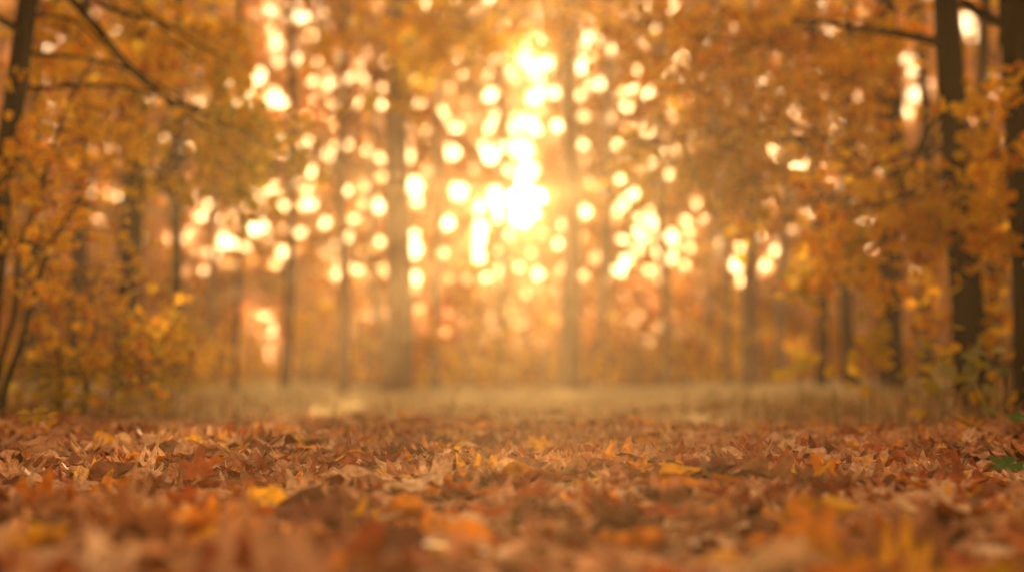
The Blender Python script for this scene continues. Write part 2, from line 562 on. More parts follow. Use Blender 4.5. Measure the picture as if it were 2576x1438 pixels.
def trunk_part(root, base, pts, rad, mat, sides=14, rough=.03, n=26, flare=1.35):
    pa = smooth_path(pts, n)
    rr = np.interp(np.linspace(0, 1, n), np.linspace(0, 1, len(rad)), rad)
    rr = rr * (1 + (flare - 1) * np.exp(-np.maximum(0, pa[:, 2] - pa[0, 2] - .15) / .18))
    mb = MB()
    tube(mb, pa, rr, sides, rough=rough)
    link('trunk', mb.mesh('trunk', [mat], base), root)
    return pa


def on_path(pa, z):
    i = int(np.argmin(np.abs(pa[:, 2] - z)))
    return pa[i]


def gnd(px, d):
    d = d * K
    x = (px - W / 2) / F * d
    return np.array([x, d, float(gz(x, d))])


MATS5 = [M_ORANGE, M_GOLD, M_YELLOW, M_YGREEN, M_GREEN]
O_, G_, Y_, YG_, GR_ = range(5)

# --- right foreground trunk
d = 13.0
b = gnd(2448, d) - np.array([0, 0, .12])
T = empty('tree', b, 'dark brown trunk with orange boughs rising from the brambles on the right', 'tree')
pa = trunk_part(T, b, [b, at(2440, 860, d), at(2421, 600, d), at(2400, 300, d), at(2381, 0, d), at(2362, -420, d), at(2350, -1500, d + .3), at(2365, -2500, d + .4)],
                [.125, .118, .112, .102, .092, .085, .06, .03], M_BARK)
# bare limbs seen against the leaves
for pts, r in (([at(2390, 112, d), at(2330, 100, d - .2), at(2262, 86, d - .5), at(2160, 72, d - .8), at(2070, 56, d - 1.0), at(1990, 50, d - 1.1)], [.04, .034, .026, .02, .014, .006]),
               ([at(2390, -10, d), at(2450, 22, d - .2), at(2520, 60, d - .4), at(2640, 92, d - .6), at(2760, 90, d - .7)], [.045, .042, .038, .03, .015]),
               ([at(2420, 330, d), at(2385, 420, d - .3), at(2330, 465, d - .5), at(2260, 500, d - .7), at(2180, 520, d - .8)], [.03, .024, .018, .012, .005]),
               ([at(2408, 250, d), at(2330, 335, d + .5), at(2280, 440, d + .8), at(2230, 480, d + .9)], [.03, .02, .014, .006])):
    mb = MB(); tube(mb, smooth_path(pts, 20), r, 8, rough=.06)
    link('branch', mb.mesh('branch', [M_BARK], b), T)
cr = MB()
for (x, y, rx, ry, dd_, n, m) in [(2330, 400, 110, 80, 13.6, 36, O_), (2235, 510, 140, 70, 13.4, 50, O_), (2170, 600, 110, 70, 13.2, 40, G_), (2125, 680, 75, 40, 13.2, 24, Y_),
                                  (2420, 470, 90, 70, 12.5, 26, O_), (2310, 610, 70, 50, 14.4, 14, O_), (2050, 530, 80, 60, 13.3, 18, O_), (2290, 30, 80, 40, 13.8, 8, O_), (2480, 420, 70, 90, 14.2, 22, O_), (2390, 550, 60, 30, 12.5, 8, O_)]:
    mass(T, cr, on_path(pa, at(x, y - 150, 13)[2]), x, y, rx, ry, dd_, .5, n, .105, m, .018, M_BARK, b)
high_crown(T, cr, pa, b, 17)
link('crown', cr.mesh('crown', MATS5, b), T)

# --- trunk on the right edge
d = 11.8
b = gnd(2600, d) - np.array([0, 0, .1])
T = empty('tree', b, 'blackish leaning trunk cut off by the right edge of the view', 'tree')
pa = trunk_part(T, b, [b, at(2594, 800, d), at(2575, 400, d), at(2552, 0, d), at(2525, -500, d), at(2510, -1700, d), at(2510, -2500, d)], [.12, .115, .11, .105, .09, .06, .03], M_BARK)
cr = MB()
for (x, y, rx, ry, dd_, n, m) in [(2510, 130, 40, 100, 12.6, 12, O_), (2545, 340, 60, 90, 11.4, 26, O_), (2530, 520, 70, 90, 12.4, 26, O_), (2520, 690, 70, 70, 12.5, 16, O_), (2565, 200, 40, 80, 11.5, 10, O_)]:
    mass(T, cr, on_path(pa, at(x, y - 120, 12)[2]), x, y, rx, ry, dd_, .5, n, .105, m, .018, M_BARK, b)
high_crown(T, cr, pa, b, 17)
link('crown', cr.mesh('crown', MATS5, b), T)

# --- leaning trunk on the left edge
d = 12.0
b = gnd(-95, d) - np.array([0, 0, .1])
T = empty('tree', b, 'black leaning trunk in the top left corner with an overhanging bare limb', 'tree')
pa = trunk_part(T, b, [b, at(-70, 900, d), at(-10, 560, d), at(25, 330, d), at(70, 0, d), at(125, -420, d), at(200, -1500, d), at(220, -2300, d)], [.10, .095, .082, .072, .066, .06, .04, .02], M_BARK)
for pts, r in (([at(112, -330, d), at(150, -60, d + .1), at(205, 25, d + .2), at(245, 72, d + .3), at(300, 142, d + .5), at(360, 203, d + .7), at(410, 245, d + .8), at(465, 295, d + 1), at(540, 330, d + 1.2), at(600, 345, d + 1.4)], [.035, .032, .028, .026, .024, .022, .019, .015, .010, .005]),
               ([at(120, -350, d), at(200, -90, d + .4), at(255, 8, d + .8), at(320, 34, d + 1), at(400, 52, d + 1.2), at(500, 112, d + 1.6), at(580, 150, d + 2)], [.028, .024, .02, .018, .015, .010, .004]),
               ([at(58, 80, d), at(20, 60, d - .3), at(-40, 20, d - .5)], [.03, .025, .015])):
    mb = MB(); tube(mb, smooth_path(pts, 22), r, 8, rough=.06)
    link('branch', mb.mesh('branch', [M_BARK], b), T)
cr = MB()
for (x, y, rx, ry, dd_, n, m) in [(175, 90, 100, 80, 13.6, 34, O_), (40, 400, 90, 70, 11.6, 26, O_), (330, 210, 150, 70, 14.2, 36, O_), (470, 130, 130, 70, 14.6, 34, G_), (560, 320, 80, 60, 13.4, 26, Y_), (640, 355, 60, 60, 13.6, 34, YG_), (330, 60, 140, 60, 14.2, 24, G_)]:
    mass(T, cr, on_path(pa, at(x, y - 150, 12)[2]), x, y, rx, ry, dd_, .5, n, .105, m, .016, M_BARK, b)
high_crown(T, cr, pa, b, 17)
link('crown', cr.mesh('crown', MATS5, b), T)

# --- middle distance trees with boughs reaching over the clearing


def mid_tree(px, d, w, label, masses, mat=M_BARK_MID, topn=12, lean=0, leaf=.10, Ht=14, limbr=.05):
    b = gnd(px, d) - np.array([0, 0, .1])
    T = empty('tree', b, label, 'tree')
    r = w / F * d * K / 2
    pts = [b] + [b + np.array([lean * h + .05 * math.sin(h * .9 + px), .04 * math.cos(h), h]) for h in (1.2, 3, 5, 7.5, 10, Ht)]
    pa = trunk_part(T, b, pts, [r, r * .97, r * .92, r * .85, r * .7, r * .45, r * .12], mat)
    cr = MB()
    for (x, y, rx, ry, dd_, n, m) in masses:
        c = at(x, y, dd_)
        mass(T, cr, on_path(pa, max(2.2, c[2] - .2)), x, y, rx, ry, dd_, rng.uniform(.7, 1.2), n, leaf, m, limbr * rng.uniform(.6, 1), mat, b)
    for k in range(topn):
        h = 5.6 + (Ht - 6) * k / topn
        p = on_path(pa, h)
        an = rng.uniform(0, 6.28); L = rng.uniform(1.2, 3.2) * (1.3 - .5 * k / topn)
        c = p + np.array([math.cos(an) * L, math.sin(an) * L, .6])
        mbt = MB()
        tube(mbt, smooth_path([p, (p + c) / 2 + np.array([0, 0, .3]), c], 8), [r * .35, r * .2, .01], 6)
        twigs_and_leaves(mbt, cr, c, (1.5, 1.5, .6), 44, leaf * 1.5, (8, 14), G_, tw=.006)
        link('branch', mbt.mesh('branch', [mat], b), T)
    link('crown', cr.mesh('crown', MATS5, b), T)
    return T


mid_tree(325, 21, 62, 'broad brown trunk behind the orange bushes on the left', [
    (400, 90, 160, 70, 18, 54, G_), (220, 200, 130, 80, 17, 36, O_), (530, 190, 80, 80, 18, 34, G_), (590, 300, 70, 40, 17.5, 20, Y_), (470, 330, 100, 50, 17, 24, G_),
    (590, 90, 70, 50, 18, 16, G_), (420, 480, 70, 40, 17, 16, Y_), (560, 420, 80, 40, 17.5, 22, Y_), (250, 330, 120, 60, 17, 34, O_), (620, 365, 75, 55, 17.2, 36, YG_), (700, 420, 40, 30, 17.2, 10, YG_)])
mid_tree(862, 27, 26, 'thin straight trunk left of centre whose golden boughs hang across the top', [
    (850, 25, 130, 50, 20, 34, G_), (1000, 60, 130, 70, 20, 62, G_), (1060, 140, 90, 50, 20, 36, Y_), (1190, 60, 140, 60, 20, 54, G_), (1340, 30, 130, 40, 20, 36, O_), (960, 190, 50, 30, 19.5, 10, Y_),
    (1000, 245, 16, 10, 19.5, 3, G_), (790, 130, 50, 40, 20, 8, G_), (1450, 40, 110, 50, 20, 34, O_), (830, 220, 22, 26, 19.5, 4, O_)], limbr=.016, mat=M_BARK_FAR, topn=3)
mid_tree(2242, 20, 60, 'broad grey brown trunk behind the right hand orange boughs', [
    (1660, 60, 140, 70, 17.5, 62, O_), (1810, 100, 150, 90, 17, 84, O_), (1960, 110, 140, 100, 16.5, 84, O_), (2090, 200, 120, 110, 16.5, 78, O_), (1730, 230, 110, 60, 17, 44, G_), (1640, 360, 80, 45, 17, 28, Y_),
    (1720, 400, 60, 25, 17, 16, Y_), (1850, 370, 110, 70, 16.5, 54, G_), (1880, 455, 55, 50, 16.5, 30, Y_), (1820, 320, 120, 60, 17, 40, G_), (1980, 270, 110, 70, 16.5, 44, G_), (2110, 380, 100, 80, 16, 44, O_), (2180, 70, 120, 70, 17, 36, O_),
    (1960, 420, 80, 50, 16.5, 18, G_)])

# --- far trunks in the haze


def far_tree(px, d, w, label, leafn=16, Ht=None, low=5.5, m=G_, mat=M_BARK_FAR, lean=0):
    b = gnd(px, d) - np.array([0, 0, .1])
    T = empty('tree', b, label, 'tree', 'trunks beyond the clearing')
    lean += rng.normal(0, .012)
    Ht = Ht or rng.uniform(13, 16)
    r = w / F * d * K / 2
    pts = [b] + [b + np.array([lean * h + .06 * math.sin(h * .7 + px), .05 * math.cos(h + px), h]) for h in (1.5, 4, 7, 10, Ht)]
    pa = smooth_path(pts, 20)
    cr = MB(); br = MB()
    tube(br, pa, np.interp(np.linspace(0, 1, 20), np.linspace(0, 1, 6), [r, r * .96, r * .88, r * .76, r * .55, r * .1]) * (1 + .35 * np.exp(-(pa[:, 2] - pa[0, 2]) / .3)), 10, rough=.03)
    for k in range(leafn):
        h = low + (Ht - low - .5) * (k + rng.uniform()) / leafn
        p = on_path(pa, h)
        an = rng.uniform(0, 6.28); L = rng.uniform(.8, 3.0)
        c = p + np.array([math.cos(an) * L, math.sin(an) * L * .8, rng.uniform(.2, 1)])
        tube(br, smooth_path([p, (p + c) / 2 + np.array([0, 0, .25]), c], 6), [r * .3, r * .2, .012], 5)
        twigs_and_leaves(None, cr, c, (.9, .9, .45), 7, .15, (4, 8), m)
    link('trunk', br.mesh('trunk', [mat], b), T)
    link('crown', cr.mesh('crown', MATS5, b), T)
    return T


FAR_TREES = [
    (455, 28, 36, 'brown trunk just right of the left bushes', O_, 0), (527, 33, 18, 'thin brown pole of a trunk by the bright gap on the left', O_, 0),
    (590, 25, 14, 'slimmest dark pole standing in front of the pale opening on the left', Y_, .01), (716, 29, 24, 'dark slim trunk on the right side of the pale opening', G_, 0),
    
    (1000, 32, 74, 'widest hazy trunk, grey, left of the sun', G_, 0), (1098, 39, 24, 'hazy slim trunk right of the widest grey trunk', G_, 0), 
    (1262, 45, 20, 'brown slim trunk just under the sun', G_, 0), 
    (1432, 35, 54, 'broad pinkish hazy trunk right of the sun', G_, 0), (1518, 40, 24, 'brown slim trunk right of the broad pinkish one', O_, 0), 
    (1672, 43, 30, 'hazy trunk under the cluster of light spots on the right', O_, 0), (1828, 40, 28, 'brown hazy trunk before the right meadow edge', O_, 0),
    (1890, 31, 44, 'stout brown trunk in the haze above the right meadow', O_, 0), (1965, 36, 30, 'brown trunk right of the stout hazy one', O_, -.005), (2062, 29, 28, 'slim brown trunk above the yellow seedlings', O_, 0),
    (2140, 26, 36, 'brown trunk left of the broad grey brown one on the right', O_, 0), (2330, 27, 34, 'brown trunk between the two dark right hand trees', O_, 0), (2490, 24, 40, 'brown trunk behind the right edge of the view', O_, .01),
    (205, 25, 44, 'brown trunk deep behind the left bushes', O_, 0), (80, 29, 40, 'shaded trunk behind the leftmost saplings', O_, 0)]
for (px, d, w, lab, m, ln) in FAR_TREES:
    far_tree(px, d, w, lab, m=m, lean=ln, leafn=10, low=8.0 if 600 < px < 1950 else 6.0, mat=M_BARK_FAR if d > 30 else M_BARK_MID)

# --- the wood behind, one mass of leaves and stems with openings
GAPS = [  # px, py, rx, ry, clear (0..1)
    (1330, 150, 70, 60, .93), (1340, 260, 50, 90, .95), (1320, 400, 45, 90, .97), (1315, 500, 62, 55, 1), (1250, 490, 45, 40, .9), (1200, 520, 70, 90, .8), (1150, 480, 60, 50, .75),
    (1200, 620, 55, 60, .8), (1040, 620, 45, 40, .7), (1040, 450, 45, 70, .7), (1250, 360, 60, 60, .6), (1140, 380, 60, 50, .45), (1480, 150, 70, 50, .85), (1510, 70, 60, 50, .85), (1530, 200, 40, 30, .8), (1600, 90, 80, 60, .55),
    (1690, 10, 60, 30, .8), (1720, 150, 60, 40, .6), (1640, 300, 60, 60, .45), (1480, 440, 60, 50, .5), (1480, 560, 60, 70, .5), (1660, 620, 90, 80, .6), (1850, 660, 60, 50, .6), (1920, 680, 30, 25, .7), (1830, 520, 60, 50, .45),
    (640, 200, 50, 60, .85), (680, 250, 60, 40, .8), (690, 110, 50, 40, .75), (740, 30, 90, 50, .88), (730, 150, 40, 40, .65), (730, 310, 40, 40, .7), (850, 310, 60, 40, .45), (930, 340, 50, 60, .45), (930, 510, 50, 60, .65), (840, 540, 50, 60, .45),
    (640, 490, 50, 50, .85), (630, 570, 50, 60, .9), (560, 610, 45, 60, .92), (500, 580, 30, 70, .7), (600, 460, 100, 40, .5), (740, 470, 70, 30, .65), (420, 510, 50, 25, .3), (265, 420, 40, 70, .5), (270, 500, 25, 30, .5),
    (2310, 130, 50, 60, .85), (2300, 240, 55, 60, .9), (2440, 60, 40, 45, .97), (2010, 420, 35, 35, .7), (2040, 190, 60, 40, .5), (2000, 520, 40, 60, .45), (1960, 640, 40, 30, .3), (450, 10, 60, 30, .5), (600, 20, 120, 40, .6), (2300, 680, 20, 20, .6), (500, 20, 50, 50, .4)]
WOODH = 15.0
WY = 49.5                                   # the far edge of the wood, a curtain of leaves with small openings


def to_x(px):
    return (px - W / 2) / F * WY


def to_z(py):
    return CAMH + (HZ - py) / F * WY


holes = []


def hole(px_, py_, r_, gap=.30):
    X, Z = to_x(px_), to_z(py_)
    if all((X - q[0]) ** 2 + (Z - q[1]) ** 2 > (gap + (q[2] + r_) * .5) ** 2 for q in holes):
        holes.append((X, Z, r_))


for (px_, py_, r_) in [(1318, 500, .40), (1330, 425, .26), (1318, 372, .22), (1330, 300, .22), (1345, 240, .22), (1325, 140, .26), (1372, 150, .24), (1250, 490, .26), (1155, 480, .22), (1200, 520, .20), (640, 195, .26), (680, 250, .24), (610, 235, .22), (650, 495, .24), (630, 570, .24), (560, 615, .26),
                       (740, 40, .26), (700, 25, .24), (780, 45, .22), (2300, 150, .24), (2310, 240, .26), (2290, 290, .22), (2440, 60, .32), (1500, 70, .26), (1465, 155, .26), (1530, 120, .20), (2015, 420, .22), (1040, 625, .22), (1200, 600, .22), (1200, 640, .2), (1312, 548, .26), (1205, 570, .22), (1262, 542, .18), (1040, 465, .22), (945, 525, .2),
                       (1520, 205, .18), (1140, 382, .19), (1260, 365, .18), (1125, 560, .19), (1470, 530, .17), (1725, 150, .2), (1690, 15, .22), (735, 150, .18), (730, 310, .2), (685, 112, .18), (850, 310, .15), (1850, 675, .19), (1925, 680, .17), (1660, 640, .18), (500, 550, .17)]:
    hole(px_, py_, r_, .05)
for (gx_, gy_, rx, ry, c) in GAPS:
    k = max(3, int(rx * ry / 260 * c))
    for _ in range(k):
        a, q = rng.uniform(0, 6.28), rng.uniform(0, 1) ** .55
        hole(gx_ + 1.15 * rx * q * math.cos(a), gy_ + 1.15 * ry * q * math.sin(a), rng.uniform(.05, .17) * (.6 + .5 * c), .20 if abs(gx_ - 1290) > 200 or abs(gx_ - 1330) < 45 else .62)
for _ in range(800):                        # stray openings
    px_ = rng.normal(1290, 540)
    hole(px_, rng.uniform(150, 700), rng.uniform(.06, .12) + (.04 if abs(px_ - 1290) > 230 else -.02), .27 if abs(px_ - 1290) > 260 else .50)
for _ in range(420):
    hole(rng.uniform(-200, 2776), rng.uniform(-60, 400), rng.uniform(.09, .20), .26)
HO = np.array(holes)
n = 430000
x = rng.uniform(-27, 27, n); z = rng.uniform(0, WOODH, n)
thin = 1.0 + 0  * np.maximum(sstep(8, 12, np.abs(x)), sstep(1.8, .8, z)) - .45 * sstep(4.6, 3.8, z) * sstep(1.0, 2.0, z) * sstep(9, 6, np.abs(x))      # lighter leaf cover in the middle of the wood's edge
thin = thin * (1 - .62 * np.exp(-((x - to_x(655)) / 1.0) ** 4 - ((z - to_z(850)) / 1.5) ** 4))   # the pale opening on the left
kk = rng.uniform(0, 1, n) < thin
x, z = x[kk], z[kk]; n = len(x)
y = WY + rng.normal(0, .45, n)
s_ = rng.uniform(.17, .30, n)
ok = np.ones(n, bool)
for (hx, hz, hr) in HO:
    ok &= (x - hx) ** 2 + (z - hz) ** 2 > (hr + .085) ** 2
P1, S1 = np.stack([x, y, z], -1)[ok], s_[ok]
# looser clumps of leaves in front of it, thick near the ground
n = 40000
y = rng.uniform(38, 48.5, n); x = rng.uniform(-1, 1, n) * (8 + y * .4); z = np.concatenate([rng.uniform(.1, 4.0, 20000), rng.uniform(4, WOODH, 20000)])
u, v_ = x / y * WY, CAMH + (z - CAMH) / y * WY
ok = np.ones(n, bool)
nz_ = np.sin(u * 1.1 + 2 * np.sin(v_ * .7)) * np.sin(v_ * 1.3 + u * .4) + .5 * np.sin(u * 2.7 + v_ * 1.9)
ok &= (nz_ > -.2) | (z < 1.0)
ok &= ~((np.abs(u - to_x(655)) < 1.0) & (np.abs(v_ - to_z(850)) < 1.5) & (rng.uniform(0, 1, n) < .75))
for (hx, hz, hr) in HO:
    if hr > .15:
        ok &= (u - hx) ** 2 + (v_ - hz) ** 2 > (hr + .12) ** 2
P2, S2 = np.stack([x, y, z], -1)[ok], rng.uniform(.14, .26, n)[ok]
# unseen wood along both sides and behind the viewer, added to block light from there
n = 26000
q = rng.uniform(0, 1, n)
xs = np.where(rng.uniform(0, 1, n) < .5, -1, 1) * rng.uniform(12.5, 17, n)
ys = rng.uniform(-13, 46, n)
xs = np.where(q < .78, np.sign(xs) * (np.abs(xs) + np.maximum(0, ys - 28) * .25), rng.uniform(-16, 16, n)); ys = np.where(q < .78, ys, rng.uniform(-15, -11, n))
P3 = np.stack([xs, ys, rng.uniform(.1, 12.5, n)], -1); S3 = rng.uniform(.35, .6, n)
P = np.concatenate([P1, P2, P3]); S = np.concatenate([S1, S2, S3])
P[:, 2] += gz(P[:, 0], P[:, 1])
mb = MB()
scatter(mb, [centred(t) for t in T_CROWN], P, S, rand_frames(len(P)), 0)
for k in range(30):
    X = rng.uniform(-29, 29); Y = rng.uniform(41, 54); px_ = W / 2 + X / Y * F
    if 1240 < px_ < 1390:
        continue
    r = rng.uniform(.08, .2)
    b = np.array([X, Y, float(gz(X, Y)) - .1])
    tube(mb, smooth_path([b, b + np.array([rng.normal(0, .25), 0, 5]), b + np.array([rng.normal(0, .6), 0, 14.5])], 8), [r, r * .8, r * .3], 7, 1)
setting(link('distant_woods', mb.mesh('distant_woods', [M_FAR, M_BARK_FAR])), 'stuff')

# ------------------------------------------------------------------ bushes and saplings


def bush(name, cat, px, d, label, stems, masses, leaf=.075, bark=M_TWIG, group=None, per=(4, 9), depth=.5):
    b = gnd(px, d)
    T = empty(name, b, label, cat, group)
    anc = []
    for pts, r in stems:
        sp_ = smooth_path([np.asarray(p) for p in pts], 18); anc.append(sp_[4:])
        mb = MB(); tube(mb, sp_, r, 7, rough=.06)
        link('stem', mb.mesh('stem', [bark], b), T)
    mbl = MB(); mbt = MB()
    for (x, y, rx, ry, dd_, n, m) in masses:
        c = at(x, y, dd_)
        twigs_and_leaves(mbt, mbl, c, (rx / F * dd_ * K, depth, ry / F * dd_ * K), n, leaf, per, m, droop=.2, tw=.0028, anchors=np.concatenate(anc))
    if mbt.n:
        link('twigs', mbt.mesh('twigs', [bark], b), T)
    link('foliage', mbl.mesh('foliage', MATS5, b), T)
    return T


d = 11.5
bush('sapling', 'sapling', 0, d, 'tall thin sapling bending right over the left bushes', [
    ([gnd(-12, d), at(3, 900, d), at(36, 790, d), at(46, 655, d), at(70, 560, d), at(103, 480, d), at(140, 342, d), at(190, 225, d), at(240, 140, d)], [.02, .018, .017, .015, .014, .013, .011, .008, .004])],
    [(200, 210, 90, 80, 11.5, 22, O_), (150, 330, 130, 70, 11.4, 34, O_), (250, 300, 60, 60, 11.6, 16, G_), (70, 440, 120, 70, 11.3, 32, O_), (190, 430, 110, 50, 11.5, 22, O_)])
bush('sapling', 'sapling', 8, 11.0, 'shorter dark sapling with two crossing stems at the left edge', [
    ([gnd(6, 11.0), at(14, 980, 11), at(68, 812, 11), at(112, 655, 11), at(146, 585, 11), at(190, 510, 11)], [.024, .022, .017, .015, .011, .004]),
    ([gnd(-20, 11.0), at(-5, 800, 11), at(20, 560, 11), at(15, 300, 11)], [.015, .013, .010, .005])],
    [(190, 540, 120, 60, 11.0, 26, O_), (60, 600, 100, 90, 10.9, 34, O_), (150, 620, 90, 40, 11, 16, G_)])
bush('bush', 'bush', 230, 12.4, 'dense orange and rust bush filling the left side', [
    ([gnd(215, 12.4), at(216, 985, 12.4), at(226, 900, 12.4), at(240, 800, 12.4), at(200, 640, 12.4)], [.018, .016, .013, .010, .004]),
    ([gnd(150, 12.4), at(150, 900, 12.4), at(110, 760, 12.4), at(80, 640, 12.4)], [.014, .012, .008, .004]),
    ([gnd(280, 12.4), at(300, 880, 12.4), at(360, 780, 12.4)], [.014, .010, .004])],
    [(150, 680, 170, 80, 12.4, 60, O_), (110, 790, 150, 90, 12.2, 60, O_), (270, 790, 120, 80, 12.4, 46, O_), (230, 880, 130, 70, 12.2, 40, O_), (330, 690, 60, 40, 12.6, 12, G_), (345, 640, 60, 30, 12.6, 12, Y_), (90, 930, 110, 55, 12.2, 52, YG_), (200, 950, 130, 50, 12, 56, YG_), (290, 900, 70, 60, 12.2, 22, O_), (100, 560, 110, 60, 12.6, 24, O_)], depth=.6)
bush('bush', 'bush', 400, 13.2, 'lower yellow bush at the right foot of the orange one', [
    ([gnd(390, 13.2), at(392, 980, 13.2), at(400, 900, 13.2), at(420, 830, 13.2)], [.014, .012, .008, .003]),
    ([gnd(420, 13.2), at(440, 950, 13.2), at(480, 890, 13.2)], [.010, .008, .003])],
    [(400, 860, 80, 50, 13.2, 48, Y_), (380, 930, 90, 50, 13, 46, Y_), (460, 900, 60, 50, 13.2, 12, Y_), (350, 960, 80, 40, 12.8, 40, YG_), (330, 850, 60, 60, 13, 16, O_), (430, 810, 60, 40, 13.2, 12, O_)])
# brown shaded bushes right
bush('bush', 'bush', 2500, 15.5, 'rust coloured bush in the shade behind the right hand trunks', [
    ([gnd(2500, 15.5), at(2500, 900, 15.5), at(2490, 760, 15.5)], [.018, .014, .005]), ([gnd(2530, 15.5), at(2550, 850, 15.5), at(2575, 700, 15.5)], [.016, .012, .004])],
    [(2520, 740, 110, 90, 15.5, 44, O_), (2510, 860, 130, 80, 15.3, 44, O_), (2540, 640, 80, 60, 15.5, 20, O_)])
# bramble with green leaves
d = 10.3
bush('bramble', 'bramble', 2490, d, 'dull green bramble arching at the foot of the dark right hand trunk', [
    ([gnd(2500, d), at(2480, 990, d), at(2440, 915, d), at(2400, 905, d), at(2370, 935, d)], [.008, .007, .006, .004, .002]),
    ([gnd(2520, d), at(2530, 960, d), at(2510, 910, d), at(2470, 900, d)], [.008, .006, .005, .002]),
    ([gnd(2475, d), at(2460, 1010, d), at(2440, 965, d), at(2420, 960, d)], [.006, .005, .004, .002]),
    ([gnd(2540, d), at(2560, 1000, d), at(2590, 905, d)], [.007, .006, .003]),
    ([gnd(2512, d), at(2508, 1040, d), at(2530, 1000, d), at(2576, 985, d)], [.006, .005, .004, .002])],
    [(2490, 915, 80, 24, 10.3, 14, GR_), (2540, 900, 40, 26, 10.2, 9, GR_), (2400, 905, 60, 18, 10.4, 8, YG_), (2545, 950, 40, 30, 10.2, 8, GR_), (2440, 985, 70, 30, 10.5, 12, O_), (2520, 1010, 60, 30, 10.4, 12, GR_), (2380, 920, 30, 30, 10.6, 5, Y_)], leaf=.11, bark=M_TWIG, per=(2, 5), depth=.2)


# yellow leaved seedlings, each on its stem
def seedling(px, d, leaves, label, stem_top, leaf=.10, m=Y_):
    b = gnd(px, d)
    T = empty('seedling', b, label, 'seedling', 'yellow seedlings on the right bank')
    mb = MB(); top = at(stem_top[0], stem_top[1], d)
    tube(mb, smooth_path([b, (b + top) / 2 + np.array([.01, 0, 0]), top], 8), [.005, .004, .0025], 6)
    mbl = MB()
    for (x, y) in leaves:
        p = at(x, y, d + rng.uniform(-.1, .1))
        tube(mb, np.array([top, (top + p) / 2 + np.array([0, 0, .01]), p]), [.0022, .0018, .0012], 4)
        nr = np.array([[rng.normal(0, .4), -1.0, .55 + rng.normal(0, .25)]])
        scatter(mbl, T_CROWN, p[None] + np.array([[0, 0, .03]]), np.array([leaf * rng.uniform(.8, 1.2)]), frames(nr, np.array([rng.uniform(0, 6.28)])), 0)
    link('stem', mb.mesh('stem', [M_TWIG], b), T)
    link('foliage', mbl.mesh('foliage', [MATS5[m]], b), T)


seedling(2190, 12.0, [(2155, 880), (2172, 865), (2185, 850), (2205, 872), (2222, 880), (2240, 893), (2196, 905), (2160, 895), (2190, 920)], 'tallest yellow seedling with a fan of leaves, left of the dark trunk', (2188, 890), .155)
seedling(2165, 11.6, [(2150, 960), (2165, 955), (2175, 975), (2160, 985)], 'small yellow seedling low in front of the tallest one', (2163, 970), .11)
seedling(2010, 13.5, [(1985, 930), (2000, 905), (2020, 900), (2032, 912), (1975, 945), (2040, 905), (2025, 925)], 'pale yellow seedling leftmost on the misty right bank', (2010, 915), .14)
seedling(2095, 12.6, [(2085, 945), (2100, 940), (2098, 960)], 'single stemmed amber seedling between the two yellow fans', (2093, 955), .085)
seedling(2335, 11.2, [(2320, 890), (2340, 880), (2355, 895), (2370, 905), (2330, 910), (2350, 925), (2310, 930)], 'olive yellow seedling just left of the bramble', (2338, 905), .10, YG_)
seedling(2275, 11.8, [(2255, 950), (2270, 940), (2290, 955), (2280, 970)], 'olive seedling low between the yellow fan and the bramble', (2272, 960), .09, YG_)

# small drooping plant on the left
d = 7.9
b = gnd(95, d)
T = empty('plant', b, 'tiny drooping pale yellow plant on thin stalks at the left', 'plant')
mbs = MB(); mbl = MB()
for (x0, x1, y1, x2, y2) in [(64, 70, 1042, 80, 1040), (82, 84, 1040, 96, 1038), (100, 103, 1042, 118, 1048), (122, 123, 1052, 131, 1056)]:
    tube(mbs, smooth_path([gnd(x0, d), at(x1, y1 + 4, d), at(x2, y2, d)], 8), [.0022, .0018, .001], 5)
    p = at(x1, y1, d)
    for q in range(2):
        nr = np.array([[rng.normal(0, .2), -.45, 1]])
        scatter(mbl, T_CROWN[:2], p[None] + np.array([[.02 * q, 0, 0]]), np.array([.075]), frames(nr, np.array([rng.choice([-1.57, 1.2])])), 0)
link('stalks', mbs.mesh('stalks', [M_STRAW], b), T)
link('foliage', mbl.mesh('foliage', [M_YELLOW], b), T)

# sticks and twigs
d = 7.4
mb = MB(); c0 = at(295, 1146, 7.2)
tube(mb, smooth_path([at(246, 1150, 7.0), at(272, 1140, 7.15), at(300, 1139, 7.25), at(328, 1146, 7.3)], 12), [.008, .014, .014, .007], 9, rough=.06)
tag(link('stick', mb.mesh('stick', [M_BARK], c0), None, c0), 'short dark stick lying in the leaves on the left', 'stick')
mb = MB(); c0 = at(2460, 1075, 8.3)
tube(mb, smooth_path([at(2363, 1058, 8.8), at(2371, 1050, 8.8), at(2374, 1036, 8.8)], 8), [.0025, .003, .0035], 6)
tube(mb, smooth_path([at(2374, 1036, 8.8), at(2420, 1058, 8.5), at(2466, 1080, 8.3), at(2500, 1094, 8.2)], 10), [.0035, .004, .005, .005], 6)
tag(link('twig', mb.mesh('twig', [M_TWIG], c0), None, c0), 'thin bent brown twig poking up from the litter on the right', 'twig')
mb = MB(); c0 = at(2455, 1100, 7.6)
tube(mb, smooth_path([at(2440, 1112, 7.5), at(2460, 1098, 7.7), at(2480, 1082, 7.9)], 8), [.002, .002, .0015], 5)
tag(link('twig', mb.mesh('twig', [M_STRAW], c0), None, c0), 'short straw coloured twig leaning under the bent brown twig', 'twig')

